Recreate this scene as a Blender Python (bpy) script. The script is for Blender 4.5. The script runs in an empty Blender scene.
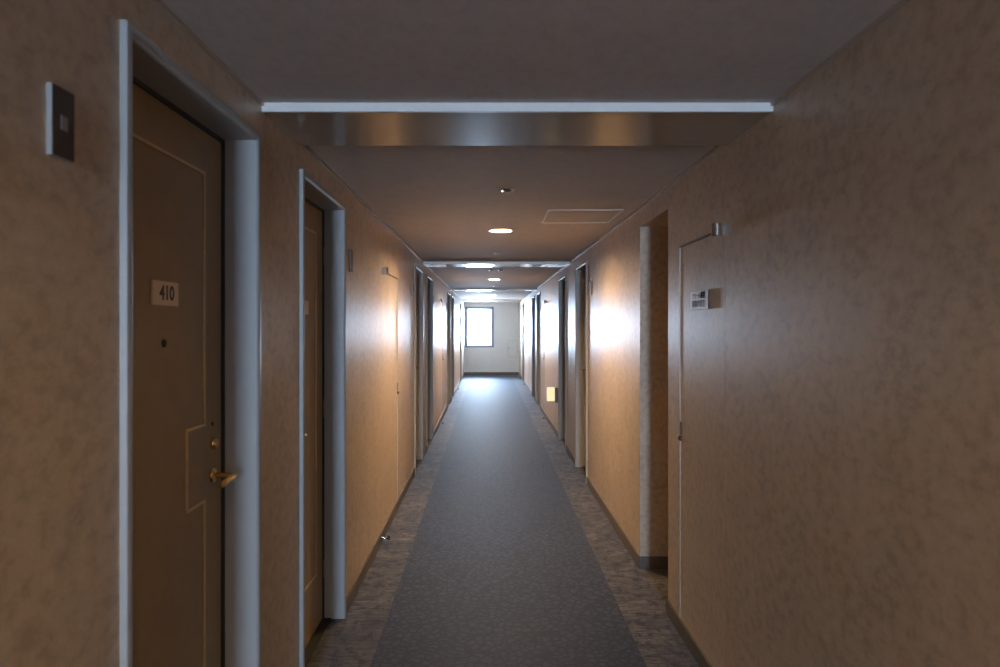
import bpy, bmesh, math
from mathutils import Vector, Matrix
PI = math.pi
S = bpy.context.scene
COL = S.collection

# ------------------------------------------------------------ dimensions
XL, XR = -0.798, 1.001          # corridor wall planes
ZC = 2.384                      # ceiling height
Y0, Y1 = -10.0, 23.0             # back wall / far wall
CAMZ = 1.60
BEAMS = [-9.7, -3.6, 2.46, 8.52, 14.62, 20.72]
LAMPS = [-6.4, -0.32, 5.76, 11.75, 17.9]

# ------------------------------------------------------------ materials
def new_mat(name):
    m = bpy.data.materials.new(name); m.use_nodes = True
    nt = m.node_tree; nt.nodes.clear()
    out = nt.nodes.new('ShaderNodeOutputMaterial')
    b = nt.nodes.new('ShaderNodeBsdfPrincipled')
    nt.links.new(b.outputs[0], out.inputs[0])
    return m, nt, b, out
def N(nt, t, **kw):
    n = nt.nodes.new(t)
    for k, v in kw.items():
        if k.startswith('i_'):
            n.inputs[k[2:].replace('_', ' ')].default_value = v
        else: setattr(n, k, v)
    return n
def ramp(nt, stops, fac=None):
    r = nt.nodes.new('ShaderNodeValToRGB')
    e = r.color_ramp.elements
    while len(e) < len(stops): e.new(0.5)
    for q, (p, c) in zip(e, stops):
        q.position = p; q.color = (*c, 1) if len(c) == 3 else c
    if fac is not None: nt.links.new(fac, r.inputs[0])
    return r
def objcoord(nt, scale=(1, 1, 1), loc=(0, 0, 0)):
    t = nt.nodes.new('ShaderNodeTexCoord'); mp = nt.nodes.new('ShaderNodeMapping')
    mp.inputs['Scale'].default_value = scale; mp.inputs['Location'].default_value = loc
    nt.links.new(t.outputs['Object'], mp.inputs[0]); return mp.outputs[0]
def bump(nt, b, h, strength=.2, dist=.002):
    n = N(nt, 'ShaderNodeBump'); n.inputs['Strength'].default_value = strength
    n.inputs['Distance'].default_value = dist
    nt.links.new(h, n.inputs['Height']); nt.links.new(n.outputs[0], b.inputs['Normal'])
def mixc(nt, fac, a, b_, mode='MIX'):
    m = nt.nodes.new('ShaderNodeMix'); m.data_type = 'RGBA'; m.blend_type = mode
    for s, v in ((0, fac), (6, a), (7, b_)):
        if hasattr(v, 'links') or hasattr(v, 'is_linked'): nt.links.new(v, m.inputs[s])
        elif isinstance(v, tuple): m.inputs[s].default_value = (*v, 1)
        else: m.inputs[s].default_value = v
    return m.outputs[2]
def math_(nt, op, a, b_=None, c=None):
    m = nt.nodes.new('ShaderNodeMath'); m.operation = op
    for i, v in enumerate((a, b_, c)):
        if v is None: continue
        if hasattr(v, 'is_linked'): nt.links.new(v, m.inputs[i])
        else: m.inputs[i].default_value = v
    return m.outputs[0]
def plain(name, col, rough=.5, metal=0, spec=.5, var=.06, nscale=40, bmp=.0, coat=0):
    m, nt, b, _ = new_mat(name)
    co = objcoord(nt)
    n = N(nt, 'ShaderNodeTexNoise', i_Scale=nscale, i_Detail=3.0); nt.links.new(co, n.inputs['Vector'])
    lo = tuple(max(0, c * (1 - var)) for c in col); hi = tuple(min(1, c * (1 + var)) for c in col)
    r = ramp(nt, [(.3, lo), (.7, hi)], n.outputs[0])
    nt.links.new(r.outputs[0], b.inputs['Base Color'])
    b.inputs['Roughness'].default_value = rough; b.inputs['Metallic'].default_value = metal
    b.inputs['Specular IOR Level'].default_value = spec
    b.inputs['Coat Weight'].default_value = coat
    if bmp: bump(nt, b, n.outputs[0], bmp, .001)
    return m
def wallpaper(name, c_dark, c_mid, c_light, rough):
    m, nt, b, _ = new_mat(name)
    co = objcoord(nt)
    n1 = N(nt, 'ShaderNodeTexNoise', i_Scale=30.0, i_Detail=4.0, i_Roughness=.6, i_Distortion=.15)
    n2 = N(nt, 'ShaderNodeTexNoise', i_Scale=5.0, i_Detail=3.0)
    n3 = N(nt, 'ShaderNodeTexNoise', i_Scale=160.0, i_Detail=2.0)
    mott = objcoord(nt, (1, .62, .9))
    for n in (n1, n2, n3): nt.links.new(mott if n is n1 else co, n.inputs['Vector'])
    f = math_(nt, 'ADD', math_(nt, 'MULTIPLY', n1.outputs[0], .72), math_(nt, 'MULTIPLY', n2.outputs[0], .28))
    r = ramp(nt, [(.38, c_dark), (.5, c_mid), (.66, c_light)], f)
    fine = ramp(nt, [(.3, (.90, .90, .90)), (.7, (1.0, 1.0, 1.0))], n3.outputs[0])
    c = mixc(nt, 1.0, r.outputs[0], fine.outputs[0], 'MULTIPLY')
    # wallpaper joints every 1.08 m along the corridor
    sx = N(nt, 'ShaderNodeSeparateXYZ'); nt.links.new(co, sx.inputs[0])
    t = math_(nt, 'FRACT', math_(nt, 'DIVIDE', math_(nt, 'ADD', sx.outputs[1], 50.0 - 1.378 + .06), 1.0815))
    seam = math_(nt, 'COMPARE', t, .0555, .0012)
    c = mixc(nt, math_(nt, 'MULTIPLY', seam, .35), c, tuple(q * .55 for q in c_mid))
    nt.links.new(c, b.inputs['Base Color'])
    rr = N(nt, 'ShaderNodeMapRange'); rr.inputs['To Min'].default_value = rough - .05; rr.inputs['To Max'].default_value = rough + .08
    nt.links.new(n1.outputs[0], rr.inputs['Value']); nt.links.new(rr.outputs[0], b.inputs['Roughness'])
    h = math_(nt, 'ADD', math_(nt, 'MULTIPLY', n3.outputs[0], .4), math_(nt, 'ADD', n1.outputs[0], math_(nt, 'MULTIPLY', seam, -.8)))
    bump(nt, b, h, .22, .0012)
    return m

M = {}
M['paper'] = wallpaper('wallpaper_mottled_beige', (.44, .335, .235), (.57, .445, .32), (.65, .52, .39), .38)
M['paper'].node_tree.nodes['Principled BSDF'].inputs['Specular IOR Level'].default_value = .6
M['paper'].node_tree.nodes['Principled BSDF'].inputs['Coat Weight'].default_value = .3
M['paper'].node_tree.nodes['Principled BSDF'].inputs['Coat Roughness'].default_value = .52
M['ceiling'] = wallpaper('ceiling_paper', (.62, .56, .53), (.66, .60, .57), (.69, .63, .60), .75)
M['ceiling'].node_tree.nodes['Principled BSDF'].inputs['Specular IOR Level'].default_value = .22
M['end'] = wallpaper('end_wall_paper', (.76, .80, .83), (.80, .845, .87), (.83, .87, .90), .5)
M['beam'] = plain('beam_gloss_paint', (.40, .32, .26), .18, var=.05, nscale=25, bmp=.06)
M['cornice'] = plain('beige_gloss_cornice', (.50, .42, .35), .2, var=.03)
M['white'] = plain('white_gloss_trim', (.80, .79, .78), .30, var=.02)
M['frame'] = plain('grey_door_frame_paint', (.37, .37, .37), .42, var=.02, spec=.35)
M['leaf'] = plain('bronze_brown_door_paint', (.35, .25, .14), .42, spec=.3, var=.05, nscale=15)
M['mould'] = plain('brass_moulding', (.66, .48, .25), .38, metal=.5, var=.08)
M['brass'] = plain('polished_brass', (.80, .53, .20), .2, metal=1, var=.05)
M['chrome'] = plain('chrome', (.75, .75, .78), .12, metal=1, var=.03)
M['steel'] = plain('brushed_dark_steel', (.09, .065, .052), .32, metal=.6, var=.06)
M['base'] = plain('baseboard_dark_vinyl', (.12, .10, .085), .45, var=.1)
M['black'] = plain('black_rubber', (.02, .018, .016), .5)
M['plate'] = plain('beige_acrylic_plate', (.80, .62, .44), .35, var=.03)
M['ink'] = plain('dark_lettering', (.045, .03, .02), .5)
M['signwhite'] = plain('white_sign_plastic', (.88, .89, .92), .38, var=.02, spec=1.0)
M['signblue'] = plain('blue_grey_sign_ink', (.16, .18, .28), .5)
M['signblack'] = plain('black_sign_ink', (.02, .02, .05), .5)
M['winframe'] = plain('blue_grey_window_frame', (.30, .34, .47), .45, var=.03)
M['metaltrim'] = plain('thin_aluminium_edge', (.50, .44, .37), .4, metal=.4, var=.05)
M['panelframe'] = plain('cream_panel_frame', (.66, .62, .54), .4, var=.02)
M['plastic'] = plain('white_plastic', (.78, .77, .74), .35, var=.02)

def emis(name, col, strength):
    m, nt, b, _ = new_mat(name)
    b.inputs['Base Color'].default_value = (*(c * .4 for c in col), 1)
    co = objcoord(nt); g = N(nt, 'ShaderNodeTexNoise', i_Scale=8.0); nt.links.new(co, g.inputs['Vector'])
    r = ramp(nt, [(.0, tuple(c * .96 for c in col)), (1., col)], g.outputs[0])
    nt.links.new(r.outputs[0], b.inputs['Emission Color'])
    b.inputs['Emission Strength'].default_value = strength
    return m
M['lamp'] = emis('warm_lamp_diffuser', (1.0, .66, .32), 880.0)
M['lamp_dim'] = emis('warm_lamp_diffuser_dimmed', (1.0, .66, .32), 330.0)
M['foot'] = emis('cream_foot_light_cover', (1.0, .86, .50), .95)
M['lens'] = emis('indicator_lens', (.45, .38, .36), .02)

def glass():
    m, nt, b, out = new_mat('clear_window_pane')
    nt.nodes.remove(b)
    tr = N(nt, 'ShaderNodeBsdfTransparent'); gl = N(nt, 'ShaderNodeBsdfGlossy', i_Roughness=.02)
    tr.inputs[0].default_value = (.95, .97, .98, 1)
    fr = N(nt, 'ShaderNodeFresnel', i_IOR=1.45); mx = nt.nodes.new('ShaderNodeMixShader')
    nt.links.new(fr.outputs[0], mx.inputs[0]); nt.links.new(tr.outputs[0], mx.inputs[1]); nt.links.new(gl.outputs[0], mx.inputs[2])
    nt.links.new(mx.outputs[0], out.inputs[0]); return m
M['glass'] = glass()

def carpet():
    m, nt, b, _ = new_mat('patterned_corridor_carpet')
    co = objcoord(nt)
    sx = N(nt, 'ShaderNodeSeparateXYZ'); nt.links.new(co, sx.inputs[0])
    X, Y = sx.outputs[0], sx.outputs[1]
    # centre runner: curly cells, streaks, fine weave
    nd = N(nt, 'ShaderNodeTexNoise', i_Scale=22.0, i_Detail=2.0); nt.links.new(co, nd.inputs['Vector'])
    vadd = nt.nodes.new('ShaderNodeVectorMath'); vadd.operation = 'MULTIPLY_ADD'
    nt.links.new(nd.outputs['Color'], vadd.inputs[0]); vadd.inputs[1].default_value = (.028, .028, 0); nt.links.new(co, vadd.inputs[2])
    v = N(nt, 'ShaderNodeTexVoronoi', feature='DISTANCE_TO_EDGE', i_Scale=21.0); nt.links.new(vadd.outputs[0], v.inputs['Vector'])
    v2 = N(nt, 'ShaderNodeTexVoronoi', feature='DISTANCE_TO_EDGE', i_Scale=38.0); nt.links.new(vadd.outputs[0], v2.inputs['Vector'])
    edge = ramp(nt, [(.0, (.0, .0, .0)), (.08, (.25, .25, .25)), (.22, (1, 1, 1))], v.outputs['Distance'])
    edge2 = ramp(nt, [(.0, (.5, .5, .5)), (.12, (1, 1, 1))], v2.outputs['Distance'])
    ef = mixc(nt, 1.0, edge.outputs[0], edge2.outputs[0], 'MULTIPLY')
    w1 = N(nt, 'ShaderNodeTexNoise', i_Scale=1.0, i_Detail=2.0); nt.links.new(objcoord(nt, (260, 60, 1)), w1.inputs['Vector'])
    w2 = N(nt, 'ShaderNodeTexNoise', i_Scale=1.0, i_Detail=2.0); nt.links.new(objcoord(nt, (30, 240, 1)), w2.inputs['Vector'])
    wv = math_(nt, 'ADD', math_(nt, 'MULTIPLY', w1.outputs[0], .5), math_(nt, 'MULTIPLY', w2.outputs[0], .5))
    cA = mixc(nt, ef, (.003, .005, .012), (.038, .049, .092))
    wr = ramp(nt, [(.42, (.4, .4, .43)), (.60, (1.65, 1.62, 1.58))], wv)
    cA = mixc(nt, 1.0, cA, wr.outputs[0], 'MULTIPLY')
    big = N(nt, 'ShaderNodeTexNoise', i_Scale=2.2, i_Detail=2.0); nt.links.new(co, big.inputs['Vector'])
    br = ramp(nt, [(.35, (.88, .90, .95)), (.65, (1.06, 1.04, 1.0))], big.outputs[0])
    cA = mixc(nt, 1.0, cA, br.outputs[0], 'MULTIPLY')
    # borders: worn plank blocks
    cr = nt.nodes.new('ShaderNodeTexBrick')
    nt.links.new(objcoord(nt, (1, 1, 1), (.05, .1, 0)), cr.inputs['Vector'])
    cr.inputs['Scale'].default_value = 1.0; cr.inputs['Brick Width'].default_value = .25; cr.inputs['Row Height'].default_value = .19
    cr.inputs['Mortar Size'].default_value = .0015; cr.inputs['Mortar Smooth'].default_value = .3
    cr.inputs['Color1'].default_value = (.135, .122, .118, 1); cr.inputs['Color2'].default_value = (.062, .057, .057, 1)
    cr.inputs['Mortar'].default_value = (.055, .048, .044, 1)
    g1 = N(nt, 'ShaderNodeTexNoise', i_Scale=1.0, i_Detail=5.0, i_Roughness=.7, i_Distortion=.5); nt.links.new(objcoord(nt, (7, 60, 1)), g1.inputs['Vector'])
    g2 = N(nt, 'ShaderNodeTexNoise', i_Scale=1.0, i_Detail=4.0, i_Roughness=.7); nt.links.new(objcoord(nt, (17, 11, 1)), g2.inputs['Vector'])
    gr = ramp(nt, [(.40, (.3, .3, .32)), (.49, (.9, .9, .9)), (.6, (1.4, 1.37, 1.33))], g1.outputs[0])
    gs = ramp(nt, [(.40, (.14, .15, .18)), (.47, (.8, .79, .78)), (.6, (1.2, 1.17, 1.13))], g2.outputs[0])
    cB = mixc(nt, 1.0, cr.outputs[0], gr.outputs[0], 'MULTIPLY'); cB = mixc(nt, .95, cB, gs.outputs[0], 'MULTIPLY')
    cB = mixc(nt, .5, cB, wr.outputs[0], 'MULTIPLY')
    ins = math_(nt, 'MULTIPLY', math_(nt, 'GREATER_THAN', X, -.556), math_(nt, 'LESS_THAN', X, .743))
    c = mixc(nt, ins, cB, cA)
    nt.links.new(c, b.inputs['Base Color'])
    b.inputs['Roughness'].default_value = .62
    b.inputs['Sheen Tint'].default_value = (.55, .72, 1.0, 1)
    b.inputs['Specular IOR Level'].default_value = .2
    b.inputs['Sheen Weight'].default_value = .3; b.inputs['Sheen Roughness'].default_value = .45
    fz = N(nt, 'ShaderNodeTexNoise', i_Scale=330.0, i_Detail=2.0); nt.links.new(co, fz.inputs['Vector'])
    h = math_(nt, 'ADD', fz.outputs[0], math_(nt, 'MULTIPLY', wv, .8))
    bump(nt, b, h, .35, .0015)
    return m
M['carpet'] = carpet()

# ------------------------------------------------------------ mesh helpers
def obj(name, bm, mats, parent=None, smooth=False, bevel=0, segs=2):
    if bevel:
        bmesh.ops.bevel(bm, geom=[e for e in bm.edges if e.is_manifold and e.calc_face_angle(0) > .5], offset=bevel, segments=segs, affect='EDGES', profile=.5)
    bmesh.ops.recalc_face_normals(bm, faces=bm.faces)
    me = bpy.data.meshes.new(name); bm.to_mesh(me); bm.free()
    for m in (mats if isinstance(mats, (list, tuple)) else [mats]): me.materials.append(m)
    if smooth:
        for p in me.polygons: p.use_smooth = True
        try: me.set_sharp_from_angle(angle=.6)
        except Exception: pass
    o = bpy.data.objects.new(name, me); COL.objects.link(o)
    if parent: o.parent = parent
    return o
def box(bm, x0, x1, y0, y1, z0, z1, mi=0):
    vs = [bm.verts.new((x, y, z)) for x in (x0, x1) for y in (y0, y1) for z in (z0, z1)]
    for f in ((0, 1, 3, 2), (4, 6, 7, 5), (0, 4, 5, 1), (2, 3, 7, 6), (0, 2, 6, 4), (1, 5, 7, 3)):
        bm.faces.new([vs[i] for i in f]).material_index = mi
def lathe(bm, prof, mat=Matrix.Identity(4), n=32, mi=0):
    """prof: list of (r, h) turned round the local z axis"""
    rings = []
    for r, h in prof:
        if r < 1e-6: rings.append([bm.verts.new(mat @ Vector((0, 0, h)))])
        else: rings.append([bm.verts.new(mat @ Vector((r * math.cos(2 * PI * k / n), r * math.sin(2 * PI * k / n), h))) for k in range(n)])
    for a, b in zip(rings, rings[1:]):
        for k in range(n):
            q = [a[k % len(a)], a[(k + 1) % len(a)], b[(k + 1) % len(b)], b[k % len(b)]]
            u = []
            for v in q:
                if v not in u: u.append(v)
            if len(u) > 2: bm.faces.new(u).material_index = mi
def tube(bm, pts, rad, n=14, flat=1.0, mi=0):
    """tube along pts; rad may be a list; ends capped and rounded"""
    pts = [Vector(p) for p in pts]
    rs = rad if isinstance(rad, (list, tuple)) else [rad] * len(pts)
    prev = None; up = Vector((0, 0, 1)); rings = []
    for i, p in enumerate(pts):
        t = (pts[min(i + 1, len(pts) - 1)] - pts[max(i - 1, 0)]).normalized()
        u = up if abs(t.dot(up)) < .95 else Vector((1, 0, 0))
        a = t.cross(u).normalized(); b = a.cross(t).normalized()
        rings.append([bm.verts.new(p + a * math.cos(2 * PI * k / n) * rs[i] * flat + b * math.sin(2 * PI * k / n) * rs[i]) for k in range(n)])
    for a, b in zip(rings, rings[1:]):
        for k in range(n): bm.faces.new((a[k], a[(k + 1) % n], b[(k + 1) % n], b[k])).material_index = mi
    for r in (rings[0], rings[-1]): bm.faces.new(r).material_index = mi
def sweep_door_profile(bm, prof, w, H, z0=0):
    """closed profile of (inset, depth) points run up one jamb, along the head and down the other, mitred"""
    cols = []
    for p, d in prof:
        cols.append([bm.verts.new(v) for v in ((p, -d, z0), (p, -d, H - p), (w - p, -d, H - p), (w - p, -d, z0))])
    n = len(cols)
    for i in range(n):
        a, b = cols[i], cols[(i + 1) % n]
        for k in range(3): bm.faces.new((a[k], a[k + 1], b[k + 1], b[k]))
    bm.faces.new([c[0] for c in cols]); bm.faces.new([c[3] for c in reversed(cols)])
def text_into(bm, s, size, M4, mi, depth=.0006, sx=1.0, fat=0):
    cu = bpy.data.curves.new('t', 'FONT'); cu.body = s; cu.size = size; cu.extrude = depth
    cu.align_x = 'CENTER'; cu.align_y = 'CENTER'; cu.resolution_u = 3; cu.offset = fat
    to = bpy.data.objects.new('t', cu); COL.objects.link(to)
    dg = bpy.context.evaluated_depsgraph_get()
    me = bpy.data.meshes.new_from_object(to.evaluated_get(dg))
    while len(me.materials) < mi + 1: me.materials.append(None)
    for p in me.polygons: p.material_index = mi
    me.transform(M4 @ Matrix.Diagonal((sx, 1, 1, 1)))
    bm.from_mesh(me)
    bpy.data.objects.remove(to); bpy.data.curves.remove(cu); bpy.data.meshes.remove(me)
def empty(name, loc, rz=0):
    o = bpy.data.objects.new(name, None); COL.objects.link(o); o.location = loc; o.rotation_euler = (0, 0, rz)
    o.empty_display_size = .1; return o
def tag(o, label, cat, group=None, kind=None):
    o['label'] = label; o['category'] = cat
    if group: o['group'] = group
    if kind: o['kind'] = kind
    return o
def copy_tree(o, parent=None):
    c = o.copy(); COL.objects.link(c)
    if parent: c.parent = parent
    for ch in list(o.children): copy_tree(ch, c)
    return c

# ------------------------------------------------------------ layout of the two walls
W = .895
# (near Y, kind, handle at far edge?)
L_DOORS = [(-3.1, True), (1.515, True), (2.955, False), (7.52, True), (8.98, False), (13.55, True), (15.02, False), (19.6, True)]
R_DOORS = [(-2.2, True), (7.07, True), (8.97, False), (13.5, True), (15.0, False), (19.6, True)]
L_SERV = [(5.19, .95), (11.24, .95), (17.29, .95)]
R_SERV = [(2.96, .70), (11.9, .70), (17.35, .95)]
SW, SH = .70, 2.013
DH = 2.263

def wall(name, sx, xw, doors, serv, alcove=None):
    bm = bmesh.new()
    D = lambda d: xw + sx * d            # d = depth into the wall
    def b(d0, d1, y0, y1, z0, z1):
        xs = sorted((D(d0), D(d1))); box(bm, xs[0], xs[1], y0, y1, z0, z1)
    ops = [(y + .004, y + W - .004, DH - .004, 'door') for y, _ in doors] + [(y, y + sw, SH, 'serv') for y, sw in serv]
    if alcove: ops.append((*alcove, 'alc'))
    ops.sort(); y = Y0 - .2
    for a, c, h, k in ops:
        b(0, .3, y, a, -.1, ZC + .1)
        b(0, .3, a, c, h, ZC + .1)
        if k == 'door': b(.2, .3, a, c, -.1, h)
        if k == 'serv': b(.045, .3, a, c, -.1, h); 
        y = c
    b(0, .3, y, Y1 + .2, -.1, ZC + .1)
    if alcove:
        a, c, h = alcove
        # side walls, back and soffit of the side passage
        b(.3, 2.3, a - .12, a, -.1, ZC + .1); b(.3, 2.3, c, c + .12, -.1, ZC + .1)
        b(2.2, 2.3, a, c, -.1, ZC + .1); b(.3, 2.2, a, c, h, ZC + .1)
    o = obj(name, bm, M['paper']); o['kind'] = 'structure'
    tag(o, 'left corridor wall in mottled beige brown wallpaper' if sx < 0 else 'right corridor wall in mottled beige brown wallpaper with a side recess', 'wall')
    return o
ALC = (3.90, 4.625, 2.255)
wall('wall_left', -1, XL, L_DOORS, L_SERV)
wall('wall_right', 1, XR, R_DOORS, R_SERV, ALC)

# baseboards
def baseboard(name, sx, xw, doors, alcove=None):
    bm = bmesh.new()
    cuts = sorted([(y, y + W) for y, _ in doors] + ([alcove[:2]] if alcove else []))
    y = Y0
    for a, c in cuts + [(Y1, Y1)]:
        xs = sorted((xw, xw - sx * .011))
        box(bm, xs[0], xs[1], y, a, 0, .078); y = c
    if alcove:
        a, c, _ = alcove
        box(bm, xw, xw + 2.2, c - .011, c, 0, .078)
        box(bm, xw, xw + 2.2, a, a + .011, 0, .078)
        box(bm, xw + 2.189, xw + 2.2, a + .011, c - .011, 0, .078)
    o = obj(name, bm, M['base'], bevel=.002, segs=1)
    return tag(o, f"dark baseboard along the {'left' if sx < 0 else 'right'} wall", 'baseboard', kind='structure')
baseboard('baseboard_left', -1, XL, L_DOORS)
baseboard('baseboard_right', 1, XR, R_DOORS, ALC)

# floor, ceiling
bm = bmesh.new(); box(bm, XL - .3, XR + 2.3, Y0 - .2, Y1 + .2, -.1, 0)
tag(obj('floor', bm, M['carpet']), 'carpet with dark blue grey runner and brown plank patterned borders', 'floor', kind='structure')
bm = bmesh.new(); box(bm, XL, XR, Y0, Y1, ZC, ZC + .1)
ceil = obj('ceiling', bm, M['ceiling'])
bm = bmesh.new()
for y in LAMPS: lathe(bm, [(0, ZC - .05), (.0905, ZC - .05), (.0905, ZC + .06), (0, ZC + .06)], Matrix.Translation((.10, y, 0)), 48)
cut = obj('cutter', bm, M['ceiling'])
md = ceil.modifiers.new('b', 'BOOLEAN'); md.operation = 'DIFFERENCE'; md.object = cut; md.solver = 'EXACT'
bpy.context.view_layer.update()
me = bpy.data.meshes.new_from_object(ceil.evaluated_get(bpy.context.evaluated_depsgraph_get()))
ceil.modifiers.clear(); ceil.data = me; bpy.data.objects.remove(cut)
tag(ceil, 'flat off-white corridor ceiling', 'ceiling', kind='structure')

# ceiling beams (drop panels) with a white nosing at the front
for i, y in enumerate(BEAMS):
    bm = bmesh.new(); ln = .48
    box(bm, XL + .001, XR - .001, y + .012, y + ln, ZC - .027, ZC)
    o = obj('trim_%d' % (i + 1), bm, M['beam'], bevel=.004)
    where = ['far behind the viewpoint', 'behind the viewpoint', 'nearest the viewpoint', 'second from the viewpoint', 'third from the viewpoint', 'farthest, before the window'][i]
    tag(o, 'shallow glossy ceiling beam, ' + where, 'ceiling beam', kind='structure')
    bm = bmesh.new()
    box(bm, XL + .001, XR - .001, y - .002, y + .014, ZC - .031, ZC)
    n = obj('nosing', bm, M['white'], o, bevel=.004, segs=3); n['label'] = 'white nosing strip'
# cornice strips in runs between the beams
for s, xw, nm in ((1, XL, 'left'), (-1, XR, 'right')):
    bm = bmesh.new(); ys = [Y0] + sum([[b, b + .48] for b in BEAMS], []) + [Y1]
    for a, c in zip(ys[::2], ys[1::2]):
        xs = sorted((xw, xw + s * .011))
        box(bm, xs[0], xs[1], a, c, ZC - .012, ZC)
    tag(obj('trim_%s' % nm, bm, M['cornice'], bevel=.002), 'thin glossy cornice strip along the %s edge of the ceiling' % nm, 'cornice', kind='structure')

# far wall with its window, near (back) wall with its window
def end_wall(name, y0, y1, wx0, wx1, wz0, wz1, mat, label):
    bm = bmesh.new()
    box(bm, XL, wx0, y0, y1, -.1, ZC + .1); box(bm, wx1, XR, y0, y1, -.1, ZC + .1)
    box(bm, wx0, wx1, y0, y1, -.1, wz0); box(bm, wx0, wx1, y0, y1, wz1, ZC + .1)
    tag(obj(name, bm, mat), label, 'wall', kind='structure')
FW = (-.772, .178, .895, 2.235)
end_wall('wall_far', Y1, Y1 + .2, *FW, M['end'], 'pale far end wall holding the bright window')
BW = (-.53, .49, .15, 2.3)
end_wall('wall_back', Y0 - .2, Y0, *BW, M['end'], 'wall at the near end behind the viewpoint')
def window(name, fw, yin, label, s):
    x0, x1, z0, z1 = fw
    root = empty(name, ((x0 + x1) / 2, yin, z0)); cx = (x0 + x1) / 2
    tag(root, label, 'window', kind='structure')
    bm = bmesh.new(); t = .095; w2 = (x1 - x0) / 2; h = z1 - z0
    def ring(t0, t1, ya, yb):
        for a in ((-w2 + t0, -w2 + t1, t0, h - t0), (w2 - t1, w2 - t0, t0, h - t0)):
            box(bm, a[0], a[1], ya, yb, a[2], a[3])
        for a in ((t0, t1), (h - t1, h - t0)):
            box(bm, -w2 + t1, w2 - t1, ya, yb, a[0], a[1])
    ya, yb = sorted((-.012 * s, .07 * s)); ring(0, t * .6, ya, yb)
    obj('window_frame', bm, M['winframe'], root, bevel=.003)
    bm = bmesh.new()
    ya, yb = sorted((.012 * s, .05 * s)); ring(t * .6, t, ya, yb)
    sash = obj('sash', bm, M['winframe'], root, bevel=.003)
    bm = bmesh.new(); box(bm, -w2 + t, w2 - t, .03 - .003 if s > 0 else -.033, .033 if s > 0 else -.027, t, h - t)
    obj('pane', bm, M['glass'], sash)
    bm = bmesh.new(); ya, yb = sorted((-.03 * s, -.0125 * s))
    box(bm, w2 - .034, w2 - .010, ya, yb, h * .45, h * .45 + .12)
    obj('latch', bm, M['winframe'], root, bevel=.003)
    return root
window('window_1', FW, Y1, 'overexposed daylight window with blue grey frame at the corridor end', 1)
window('window_2', BW, Y0, 'daylight window at the near end behind the viewpoint', -1)
bm = bmesh.new(); box(bm, XL + .011, XR - .011, Y1 - .012, Y1, 0, .085)
tag(obj('baseboard_far', bm, M['base'], bevel=.002), 'dark baseboard below the window on the end wall', 'baseboard', kind='structure')
bm = bmesh.new(); box(bm, XL + .001, XR - .001, Y1 - .018, Y1, ZC - .03, ZC)
tag(obj('trim_far', bm, M['white'], bevel=.003), 'white cornice above the end wall', 'cornice', kind='structure')

# ------------------------------------------------------------ guest room doors
DD = -.106           # door face depth behind the wall plane
def lever(mx, parent, u, far):
    s = 1 if far else -1
    bm = bmesh.new(); R = Matrix.Translation((u, -DD, 1.111)) @ Matrix.Rotation(PI / 2, 4, 'X')
    lathe(bm, [(0, 0), (.026, 0), (.027, .004), (.024, .009), (.014, .012), (0.011, .014), (.011, .02), (0, .02)], R, 28)
    pts = []
    for k in range(5): pts.append((u, -DD - .015 - .011 * k, 1.111))
    for k in range(1, 6):
        a = k / 5 * PI / 2
        pts.append((u - s * .016 * (1 - math.cos(a)), -DD - .059 - .016 * math.sin(a), 1.111))
    for k in range(1, 7):
        pts.append((u - s * (.016 + .017 * k), -DD - .075 + .0008 * k, 1.111 - .0006 * k * k * .4))
    rad = [.0095] * 10 + [.0095, .010, .0105, .011, .0108, .008]
    tube(bm, pts, rad[:len(pts)], 14)
    return obj('lever_handle', bm, M['brass'], parent, smooth=True)
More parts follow.
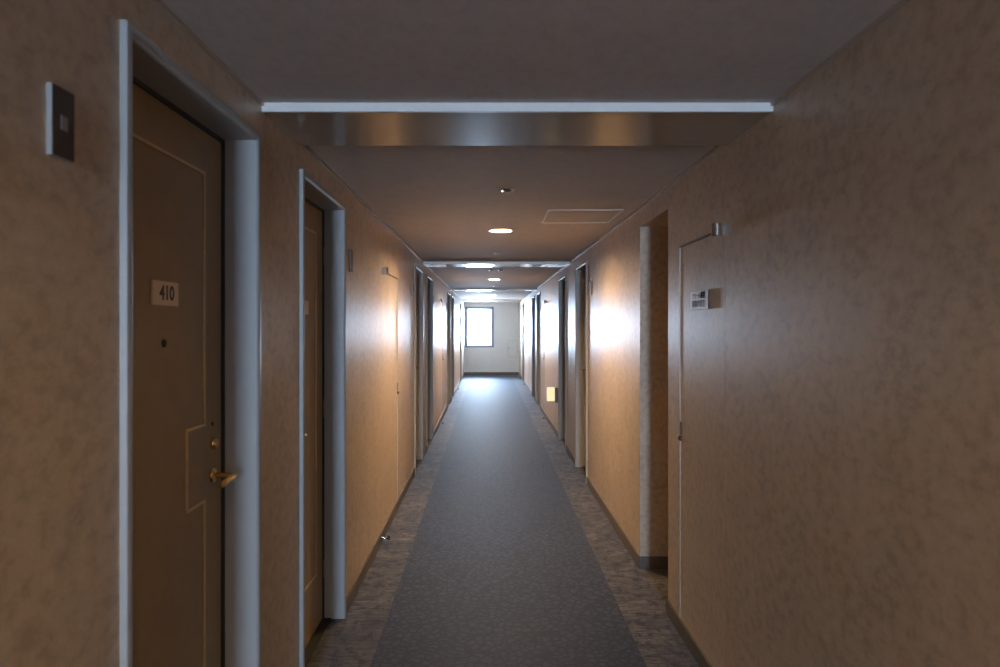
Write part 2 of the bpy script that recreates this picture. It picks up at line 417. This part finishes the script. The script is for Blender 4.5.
def make_door(name, far, number=None):
    root = empty(name, (0, 0, 0))
    bm = bmesh.new()
    prof = [(0, -.16), (0, .012), (.002, .0155), (.006, .017), (.020, .017)]
    for k in range(1, 9):
        a = k / 8 * PI / 2; prof.append((.019 + .013 * math.sin(a), .004 + .013 * math.cos(a)))
    prof += [(.032, -.100), (.032, -.16)]
    sweep_door_profile(bm, prof, W, DH, .002)
    obj('door_frame', bm, M['frame'], root, smooth=True)
    bm = bmesh.new(); box(bm, .045, W - .045, -DD, -DD + .04, .010, DH - .045)
    leaf = obj('door_leaf', bm, M['leaf'], root, bevel=.002)
    # rubber seal and threshold, dark
    bm = bmesh.new()
    sweep_door_profile(bm, [(.0325, DD - .010), (.0325, DD + .009), (.0430, DD + .006), (.0430, DD - .010)], W, DH, .0)
    box(bm, .033, W - .033, .06, .155, .0005, .009)
    obj('threshold_seal', bm, M['black'], root)
    mir = (lambda u: u) if far else (lambda u: W - u)
    # applied moulding: rectangle notched round the lock
    bm = bmesh.new()
    path = [(.190, .30), (.190, 2.084), (.705, 2.084), (.705, 1.287), (.575, 1.287), (.575, 1.045), (.705, 1.045), (.705, .30)]
    path = [(mir(u), z) for u, z in path]
    n = len(path); t = .0045
    for i in range(n):
        (u0, z0), (u1, z1) = path[i], path[(i + 1) % n]
        ua, ub = sorted((u0, u1)); za, zb = sorted((z0, z1))
        if abs(u0 - u1) < 1e-6: box(bm, ua - t, ua + t, -DD - .0055, -DD, za - t, zb + t)
        else: box(bm, ua + t * 1.001, ub - t * 1.001, -DD - .0054, -DD, za - t, za + t)
    mo = obj('moulding', bm, M['mould'], leaf, bevel=.0022, segs=2); mo['label'] = 'thin brass moulding line'
    bm = bmesh.new(); u0, u1 = sorted((mir(.357), mir(.511)))
    box(bm, u0, u1, -DD - .007, -DD, 1.657, 1.724)
    bmesh.ops.bevel(bm, geom=bm.edges[:], offset=.001, segments=1, affect='EDGES')
    if number:
        T = Matrix.Translation(((u0 + u1) / 2 + .004, -DD - .0072, 1.690)) @ Matrix.Rotation(PI / 2, 4, 'X')
        text_into(bm, number, .0555, T, 1, sx=1.05, fat=.0016)
    pl = obj('number_plate', bm, [M['plate'], M['ink']], leaf); pl['label'] = 'beige room number plate' + (' reading 410' if number else '')
    up = mir(.433); bm = bmesh.new(); R = Matrix.Translation((up, -DD, 1.552)) @ Matrix.Rotation(PI / 2, 4, 'X')
    lathe(bm, [(0, 0), (.0115, 0), (.0115, .003), (.0085, .0045), (.005, .003), (0, .003)], R, 20)
    obj('peephole', bm, M['black'], leaf, smooth=True)
    uh = mir(.778)
    bm = bmesh.new(); R = Matrix.Translation((uh, -DD, 1.216)) @ Matrix.Rotation(PI / 2, 4, 'X')
    lathe(bm, [(0, 0), (.020, 0), (.021, .005), (.0185, .012), (.015, .016), (.008, .0165), (.007, .0145), (0, .0145)], R, 28)
    obj('lock_cylinder', bm, M['brass'], leaf, smooth=True)
    bm = bmesh.new(); R = Matrix.Translation((uh - .004, -DD, 1.280)) @ Matrix.Rotation(PI / 2, 4, 'X')
    lathe(bm, [(0, 0), (.0075, 0), (.0075, .003), (.004, .004), (0, .002)], R, 18)
    obj('release_hole', bm, M['black'], leaf, smooth=True)
    lever(1, leaf, uh, far)
    # hinges
    bm = bmesh.new(); ug = mir(.037)
    for z in (.28, 1.15, 1.98): lathe(bm, [(0, z - .05), (.006, z - .05), (.006, z + .05), (0, z + .05)], Matrix.Translation((ug, -DD - .003, 0)), 10)
    obj('hinge', bm, M['leaf'], leaf, smooth=True)
    return root
proto = {}
nd = 0
ordn = {'left': ['behind the viewpoint', 'nearest, marked 410, with brass lever', 'second from the front, just past door 410', 'third, beyond the first flush service door',
                 'fourth, under the second ceiling beam', 'fifth, beyond the second service door', 'sixth, under the third beam', 'last before the end window'],
        'right': ['behind the viewpoint', 'nearest, beyond the wallpapered recess', 'second, just before the glowing foot light', 'third, beyond the foot light',
                  'fourth, well down the corridor', 'last before the end wall']}
for side, lst in (('left', L_DOORS), ('right', R_DOORS)):
    for k, (y, far) in enumerate(lst):
        nd += 1
        lab = 'brown guest room door in grey frame, %s side, %s' % (side, ordn[side][k])
        is410 = side == 'left' and k == 1
        key = far if side == 'left' else (not far)
        if is410: o = make_door('door_%d' % nd, True, '410')
        elif key not in proto: o = proto[key] = make_door('door_%d' % nd, key)
        else: o = copy_tree(proto[key])
        o.name = 'door_%d' % nd
        if side == 'left': o.location = (XL, y, 0); o.rotation_euler = (0, 0, PI / 2)
        else: o.location = (XR, y + W, 0); o.rotation_euler = (0, 0, -PI / 2)
        tag(o, lab, 'door', 'guest room doors', 'structure')

# ------------------------------------------------------------ flush service doors
def make_service(name, near_low, sign=False, SW=.70):
    """local u runs along the wall, hinge at the near edge"""
    root = empty(name, (0, 0, 0)); mir = (lambda u: u) if near_low else (lambda u: SW - u)
    bm = bmesh.new(); box(bm, .004, SW - .004, .0, .035, .0785, SH - .006)
    leaf = obj('door_leaf', bm, M['paper'], root, bevel=.0015)
    bm = bmesh.new()
    ua, ub = sorted((mir(SW - .010), mir(SW - .0035)))
    box(bm, ua, ub, -.004, .03, .05, SH - .002)
    ua, ub = sorted((mir(.05), mir(SW - .010)))
    e = obj('edge_trim', bm, M['metaltrim'], leaf, bevel=.001); e['label'] = 'bright metal closing edge'
    bm = bmesh.new(); ua, ub = sorted((mir(.04), mir(SW - .004)))
    box(bm, ua, ub, -.0045, .02, SH - .0055, SH + .004)
    obj('head_gap_strip', bm, M['black'], root, bevel=.001)
    # chrome pivot at the near top corner
    bm = bmesh.new(); u = mir(.018)
    T = Matrix.Translation((u, -.030, 0))
    lathe(bm, [(0, 1.982), (.020, 1.982), (.0225, 1.984), (.0225, 2.008), (.0215, 2.0085), (.0215, 2.0105), (.0225, 2.011), (.0225, 2.035), (.020, 2.037), (0, 2.037)], T, 28)
    ua, ub = sorted((u - .012, u + .012)); box(bm, ua, ub, -.03, .0, 1.986, 2.033)
    obj('pivot_hinge', bm, M['chrome'], root, smooth=True)
    # little ring latch near the closing edge
    bm = bmesh.new(); u = mir(SW - .028)
    box(bm, u - .006, u + .006, -.006, 0, 1.035, 1.105)
    R = Matrix.Translation((u, -.001, 1.018)) @ Matrix.Rotation(PI / 2, 4, 'X')
    lathe(bm, [(0, 0), (.013, 0), (.013, .006), (.011, .012), (.006, .016), (0, .016)], R, 20)
    obj('latch', bm, M['steel'], leaf, smooth=True)
    if sign:
        bm = bmesh.new(); ua, ub = sorted((mir(.205), mir(.475)))
        box(bm, ua, ub, -.0102, 0, 1.678, 1.766, 3)
        box(bm, ua + .0006, ub - .0006, -.0112, -.01021, 1.6786, 1.7654, 0)
        c = (ua + ub) / 2
        def put(s, size, u, z, mi, sx=1.0):
            T = Matrix.Translation((u, -.0114, z)) @ Matrix.Rotation(PI / 2, 4, 'X')
            text_into(bm, s, size, T, mi, sx=sx, fat=.0004)
        put('アラーム', .028, c - .038, 1.742, 1, 1.15)
        for dz in (0, .0012):
            for du in (-.0016, 0, .0016): put('弁室', .034, c + .066 + du, 1.742 + dz, 2, 1.0)
        put('制御弁装置', .036, c - .002, 1.703, 1, 1.12)
        s = obj('sign_plate', bm, [M['signwhite'], M['signblue'], M['signblack'], M['steel']], leaf)
        s['label'] = 'small white sign with two rows of dark lettering'
    return root
sl = make_service('door_15', True, SW=.95)
for i, (y, sw) in enumerate(L_SERV):
    o = sl if i == 0 else copy_tree(sl)
    o.name = 'door_%d' % (15 + i); o.location = (XL, y, 0); o.rotation_euler = (0, 0, PI / 2)
    tag(o, 'flush wallpapered service door on the left wall, %s' % ['nearest the viewpoint, with chrome pivot', 'second one down the corridor', 'farthest one, near the window'][i], 'door', 'flush service doors', 'structure')
for i, (y, sw) in enumerate(R_SERV):
    o = make_service('door_18', i == 2, i == 0, sw)
    o.name = 'door_%d' % (18 + i); o.location = (XR, y + sw, 0); o.rotation_euler = (0, 0, -PI / 2)
    tag(o, 'flush wallpapered service door on the right wall, %s' % ['nearest, carrying the white lettered sign', 'middle one, beyond the foot light', 'farthest one, near the end wall'][i], 'door', 'flush service doors', 'structure')

# ------------------------------------------------------------ indicator plates beside the doors
def make_plate():
    root = empty('indicator_sign', (0, 0, 0))
    bm = bmesh.new(); box(bm, -.0335, .0335, -.0095, 0, -.065, .065)
    obj('housing', bm, M['frame'], root, bevel=.0015)
    bm = bmesh.new(); box(bm, -.0325, .0325, -.0115, -.0096, -.064, .064)
    obj('cover', bm, M['steel'], root, bevel=.0008)
    bm = bmesh.new(); box(bm, -.010, .010, -.0128, -.0110, -.013, .013)
    obj('lens', bm, M['lens'], root, bevel=.001)
    return root
pp = make_plate()
spots = [('left', 1.297, 'left wall before the door marked 410'), ('left', 4.035, 'left wall after the second left door'), ('left', 7.30, 'left wall before the third left door'),
         ('left', 10.06, 'left wall after the fourth left door'), ('left', 13.33, 'left wall before the fifth left door'), ('left', 16.1, 'left wall after the sixth left door'),
         ('right', 6.86, 'right wall just before the nearest right door'), ('right', 13.28, 'right wall before the third right door'),
         ('right', 16.08, 'right wall after the fourth right door')]
for i, (sd, y, wh) in enumerate(spots):
    o = pp if i == 0 else copy_tree(pp)
    o.location = (XL if sd == 'left' else XR, y, 1.975); o.rotation_euler = (0, 0, PI / 2 if sd == 'left' else -PI / 2)
    tag(o, 'small dark metal indicator plate on the ' + wh, 'indicator', 'indicator signs beside the doors')

# ------------------------------------------------------------ door stops on the skirting
def make_stop():
    root = empty('door_stop', (0, 0, 0))
    bm = bmesh.new(); R = Matrix.Rotation(PI / 2, 4, 'X')
    lathe(bm, [(0, 0), (.018, 0), (.018, .003), (.009, .006), (.007, .012), (.007, .045), (.010, .047), (0, .047)], R, 20)
    obj('stem', bm, M['chrome'], root, smooth=True)
    bm = bmesh.new(); lathe(bm, [(0, .0475), (.015, .0475), (.0165, .052), (.0165, .060), (.012, .066), (0, .067)], R, 20)
    obj('rubber_buffer', bm, M['black'], root, smooth=True)
    return root
ds = make_stop()
for i, (sd, y, wh) in enumerate([('left', 5.12, 'left skirting below the nearest left service door'), ('left', 11.17, 'left skirting by the second left service door'), ('left', 17.22, 'left skirting by the farthest left service door'),
                                 ('right', 11.8, 'right skirting beyond the foot light'), ('right', 18.55, 'right skirting near the end wall')]):
    o = ds if i == 0 else copy_tree(ds)
    o.location = (XL + .011 if sd == 'left' else XR - .011, y, .052); o.rotation_euler = (0, 0, PI / 2 if sd == 'left' else -PI / 2)
    tag(o, 'small chrome door stop on the ' + wh, 'door stop', 'door stops on the skirting')

# ------------------------------------------------------------ ceiling fittings
def make_downlight(mat='lamp', DZ=.034):
    root = empty('ceiling_light', (0, 0, 0))
    bm = bmesh.new(); lathe(bm, [(.088, 0), (.103, 0), (.102, -.003), (.094, -.004), (.089, -.003), (.0875, 0), (.0875, .036), (.089, .036), (.089, 0)], n=40)
    obj('trim_ring', bm, M['plastic'], root, smooth=True)
    bm = bmesh.new(); lathe(bm, [(0, -.001), (.0872, -.001), (.0872, -.0015), (0, -.003)], Matrix.Translation((0, 0, DZ)), n=40)
    d = obj('lamp_diffuser', bm, M[mat], root, smooth=True); d['label'] = 'glowing warm lamp face'
    return root
dl = None
for i, y in enumerate(LAMPS):
    if i in (0, 2): dl = make_downlight('lamp_dim' if i == 0 else 'lamp'); o = dl
    else: o = copy_tree(dl)
    o.location = (.10, y, ZC)
    tag(o, 'round warm recessed downlight in the ceiling, ' + ['far behind the viewpoint', 'behind the viewpoint', 'nearest one, between the first and second beams', 'second one, between the second and third beams', 'farthest one, beyond the third beam'][i], 'ceiling light', 'warm ceiling downlights')
M['recess_fill'] = emis('warm_recess_fill_glow', (1.0, .66, .32), 32.0)  # dim fill lamp, out of view, added to warm the side recess
o = make_downlight('recess_fill', -.001); o.location = (2.35, (ALC[0] + ALC[1]) / 2, ALC[2])
tag(o, 'added unseen warm fill downlight inside the side recess on the right', 'ceiling light', 'warm ceiling downlights')
def make_detector():
    root = empty('ceiling_sensor', (0, 0, 0))
    bm = bmesh.new(); lathe(bm, [(0, 0), (.040, 0), (.041, -.004), (.036, -.008), (.026, -.009), (.024, -.005), (0, -.005)], n=32)
    obj('base_ring', bm, M['chrome'], root, smooth=True)
    bm = bmesh.new(); lathe(bm, [(0, -.0055), (.019, -.0055), (.017, -.010), (.011, -.0135), (0, -.015)], n=28)
    obj('sensor_head', bm, M['steel'], root, smooth=True)
    return root
dt = make_detector()
pos = [(.106, 4.02, 'nearest, between the first beam and the nearest downlight'), (.03, 9.75, 'left of a pair beyond the second beam'), (.17, 9.75, 'right of a pair beyond the second beam'), (.09, 15.9, 'beyond the third beam')]
for i, (x, y, wh) in enumerate(pos):
    o = dt if i == 0 else copy_tree(dt); o.location = (x, y, ZC)
    tag(o, 'small chrome round ceiling sensor, ' + wh, 'ceiling sensor', 'round ceiling sensors')
def make_sprinkler():
    root = empty('sprinkler', (0, 0, 0))
    bm = bmesh.new(); lathe(bm, [(0, 0), (.036, 0), (.036, -.003), (.030, -.006), (0, -.006)], n=28)
    obj('rose', bm, M['plastic'], root, smooth=True)
    bm = bmesh.new(); lathe(bm, [(0, -.0065), (.008, -.0065), (.008, -.020), (.020, -.021), (.020, -.0225), (0, -.0225)], n=20)
    obj('nozzle', bm, M['chrome'], root, smooth=True)
    return root
sp = make_sprinkler()
for i, (y, wh) in enumerate([(7.5, 'just before the second ceiling beam'), (13.5, 'just before the third ceiling beam'), (19.6, 'just before the farthest ceiling beam')]):
    o = sp if i == 0 else copy_tree(sp); o.location = (.09, y, ZC)
    tag(o, 'small round ceiling sprinkler ' + wh, 'sprinkler', 'ceiling sprinklers')
# access hatch
root = empty('ceiling_hatch', (.655, 5.015, ZC))
tag(root, 'square access hatch with thin bright frame in the ceiling by the right wall', 'access hatch')
bm = bmesh.new(); hx, hy, t = .255, .298, .014
for s in (-1, 1):
    xs = sorted((s * hx, s * (hx - t))); box(bm, xs[0], xs[1], -hy, hy, -.004, 0)
    ys = sorted((s * hy, s * (hy - t))); box(bm, -hx + t, hx - t, ys[0], ys[1], -.004, 0)
obj('hatch_frame', bm, M['white'], root, bevel=.001)
bm = bmesh.new(); box(bm, -hx + t + .003, hx - t - .003, -hy + t + .003, hy - t - .003, -.0015, 0)
obj('hatch_panel', bm, M['ceiling'], root)

# ------------------------------------------------------------ glowing foot light on the right wall
root = empty('wall_lamp', (XR, 10.12, .61))
tag(root, 'glowing cream box-shaped foot light low on the right wall', 'wall light')
bm = bmesh.new(); box(bm, -.045, 0, -.022, .09, -.115, .10)
b_ = obj('back_plate', bm, M['steel'], root, bevel=.004); b_['label'] = 'dark back plate'
bm = bmesh.new(); box(bm, -.150, -.0455, -.01, .085, -.095, .095)
c_ = obj('lamp_cover', bm, M['foot'], root, bevel=.014, segs=4); c_['label'] = 'glowing cream cover'

# ------------------------------------------------------------ fittings on the end wall
root = empty('electrical_panel', (.785, Y1, .575))
tag(root, 'pale flush electrical panel door on the end wall right of the window', 'electrical panel')
bm = bmesh.new(); w2, h, t = .155, .56, .016
for s in (-1, 1):
    xs = sorted((s * w2, s * (w2 - t))); box(bm, xs[0], xs[1], -.012, 0, 0, h)
box(bm, -w2 + t, w2 - t, -.012, 0, 0, t); box(bm, -w2 + t, w2 - t, -.012, 0, h - t, h)
obj('panel_frame', bm, M['panelframe'], root, bevel=.002)
bm = bmesh.new(); box(bm, -w2 + t + .002, w2 - t - .002, -.008, 0, t + .002, h - t - .002)
dr = obj('panel_door', bm, M['end'], root, bevel=.001)
bm = bmesh.new(); box(bm, -w2 + .03, -w2 + .045, -.016, -.0085, .26, .32)
obj('latch', bm, M['steel'], dr, bevel=.001)
root = empty('wall_sensor', (.91, Y1, 2.13))
tag(root, 'small white box high on the end wall right of the window', 'sensor box')
bm = bmesh.new(); box(bm, -.045, .045, -.05, 0, 0, .20); obj('housing', bm, M['plastic'], root, bevel=.008, segs=3)
bm = bmesh.new(); box(bm, -.03, .03, -.054, -.0505, .02, .06); obj('lens', bm, M['signwhite'], root, bevel=.001)

# ------------------------------------------------------------ daylight
w = bpy.data.worlds.new('World'); S.world = w; w.use_nodes = True
nt = w.node_tree; bg = nt.nodes['Background']
bg.inputs[0].default_value = (.60, .77, 1.0, 1); bg.inputs[1].default_value = 150.0
def portal(name, fw, y, rot):
    l = bpy.data.lights.new(name, 'AREA'); l.shape = 'RECTANGLE'; l.size = fw[1] - fw[0]; l.size_y = fw[3] - fw[2]
    o = bpy.data.objects.new(name, l); COL.objects.link(o)
    o.location = ((fw[0] + fw[1]) / 2, y, (fw[2] + fw[3]) / 2); o.rotation_euler = rot
    l.cycles.is_portal = True; return o
portal('window_portal', FW, Y1 + .19, (-PI / 2, 0, 0))
portal('back_window_portal', BW, Y0 - .19, (PI / 2, 0, 0))

# ------------------------------------------------------------ camera
cam = bpy.data.cameras.new('camera'); co = bpy.data.objects.new('camera', cam); COL.objects.link(co)
co.location = (0, 0, CAMZ); co.rotation_euler = (PI / 2, 0, 0)
cam.sensor_width = 36; cam.lens = 25.2; cam.shift_x = .0115; cam.shift_y = -.0075
cam.dof.use_dof = True; cam.dof.focus_distance = 5.0; cam.dof.aperture_fstop = 3.5
S.camera = co
S.view_settings.view_transform = 'Standard'; S.view_settings.look = 'None'
S.view_settings.gamma = 1; S.view_settings.use_curve_mapping = False
S.view_settings.exposure = 0.0
S.cycles.max_bounces = 14; S.cycles.diffuse_bounces = 8; S.cycles.glossy_bounces = 8
S.cycles.transparent_max_bounces = 8
S.cycles.use_denoising = True
S.cycles.sample_clamp_indirect = 8
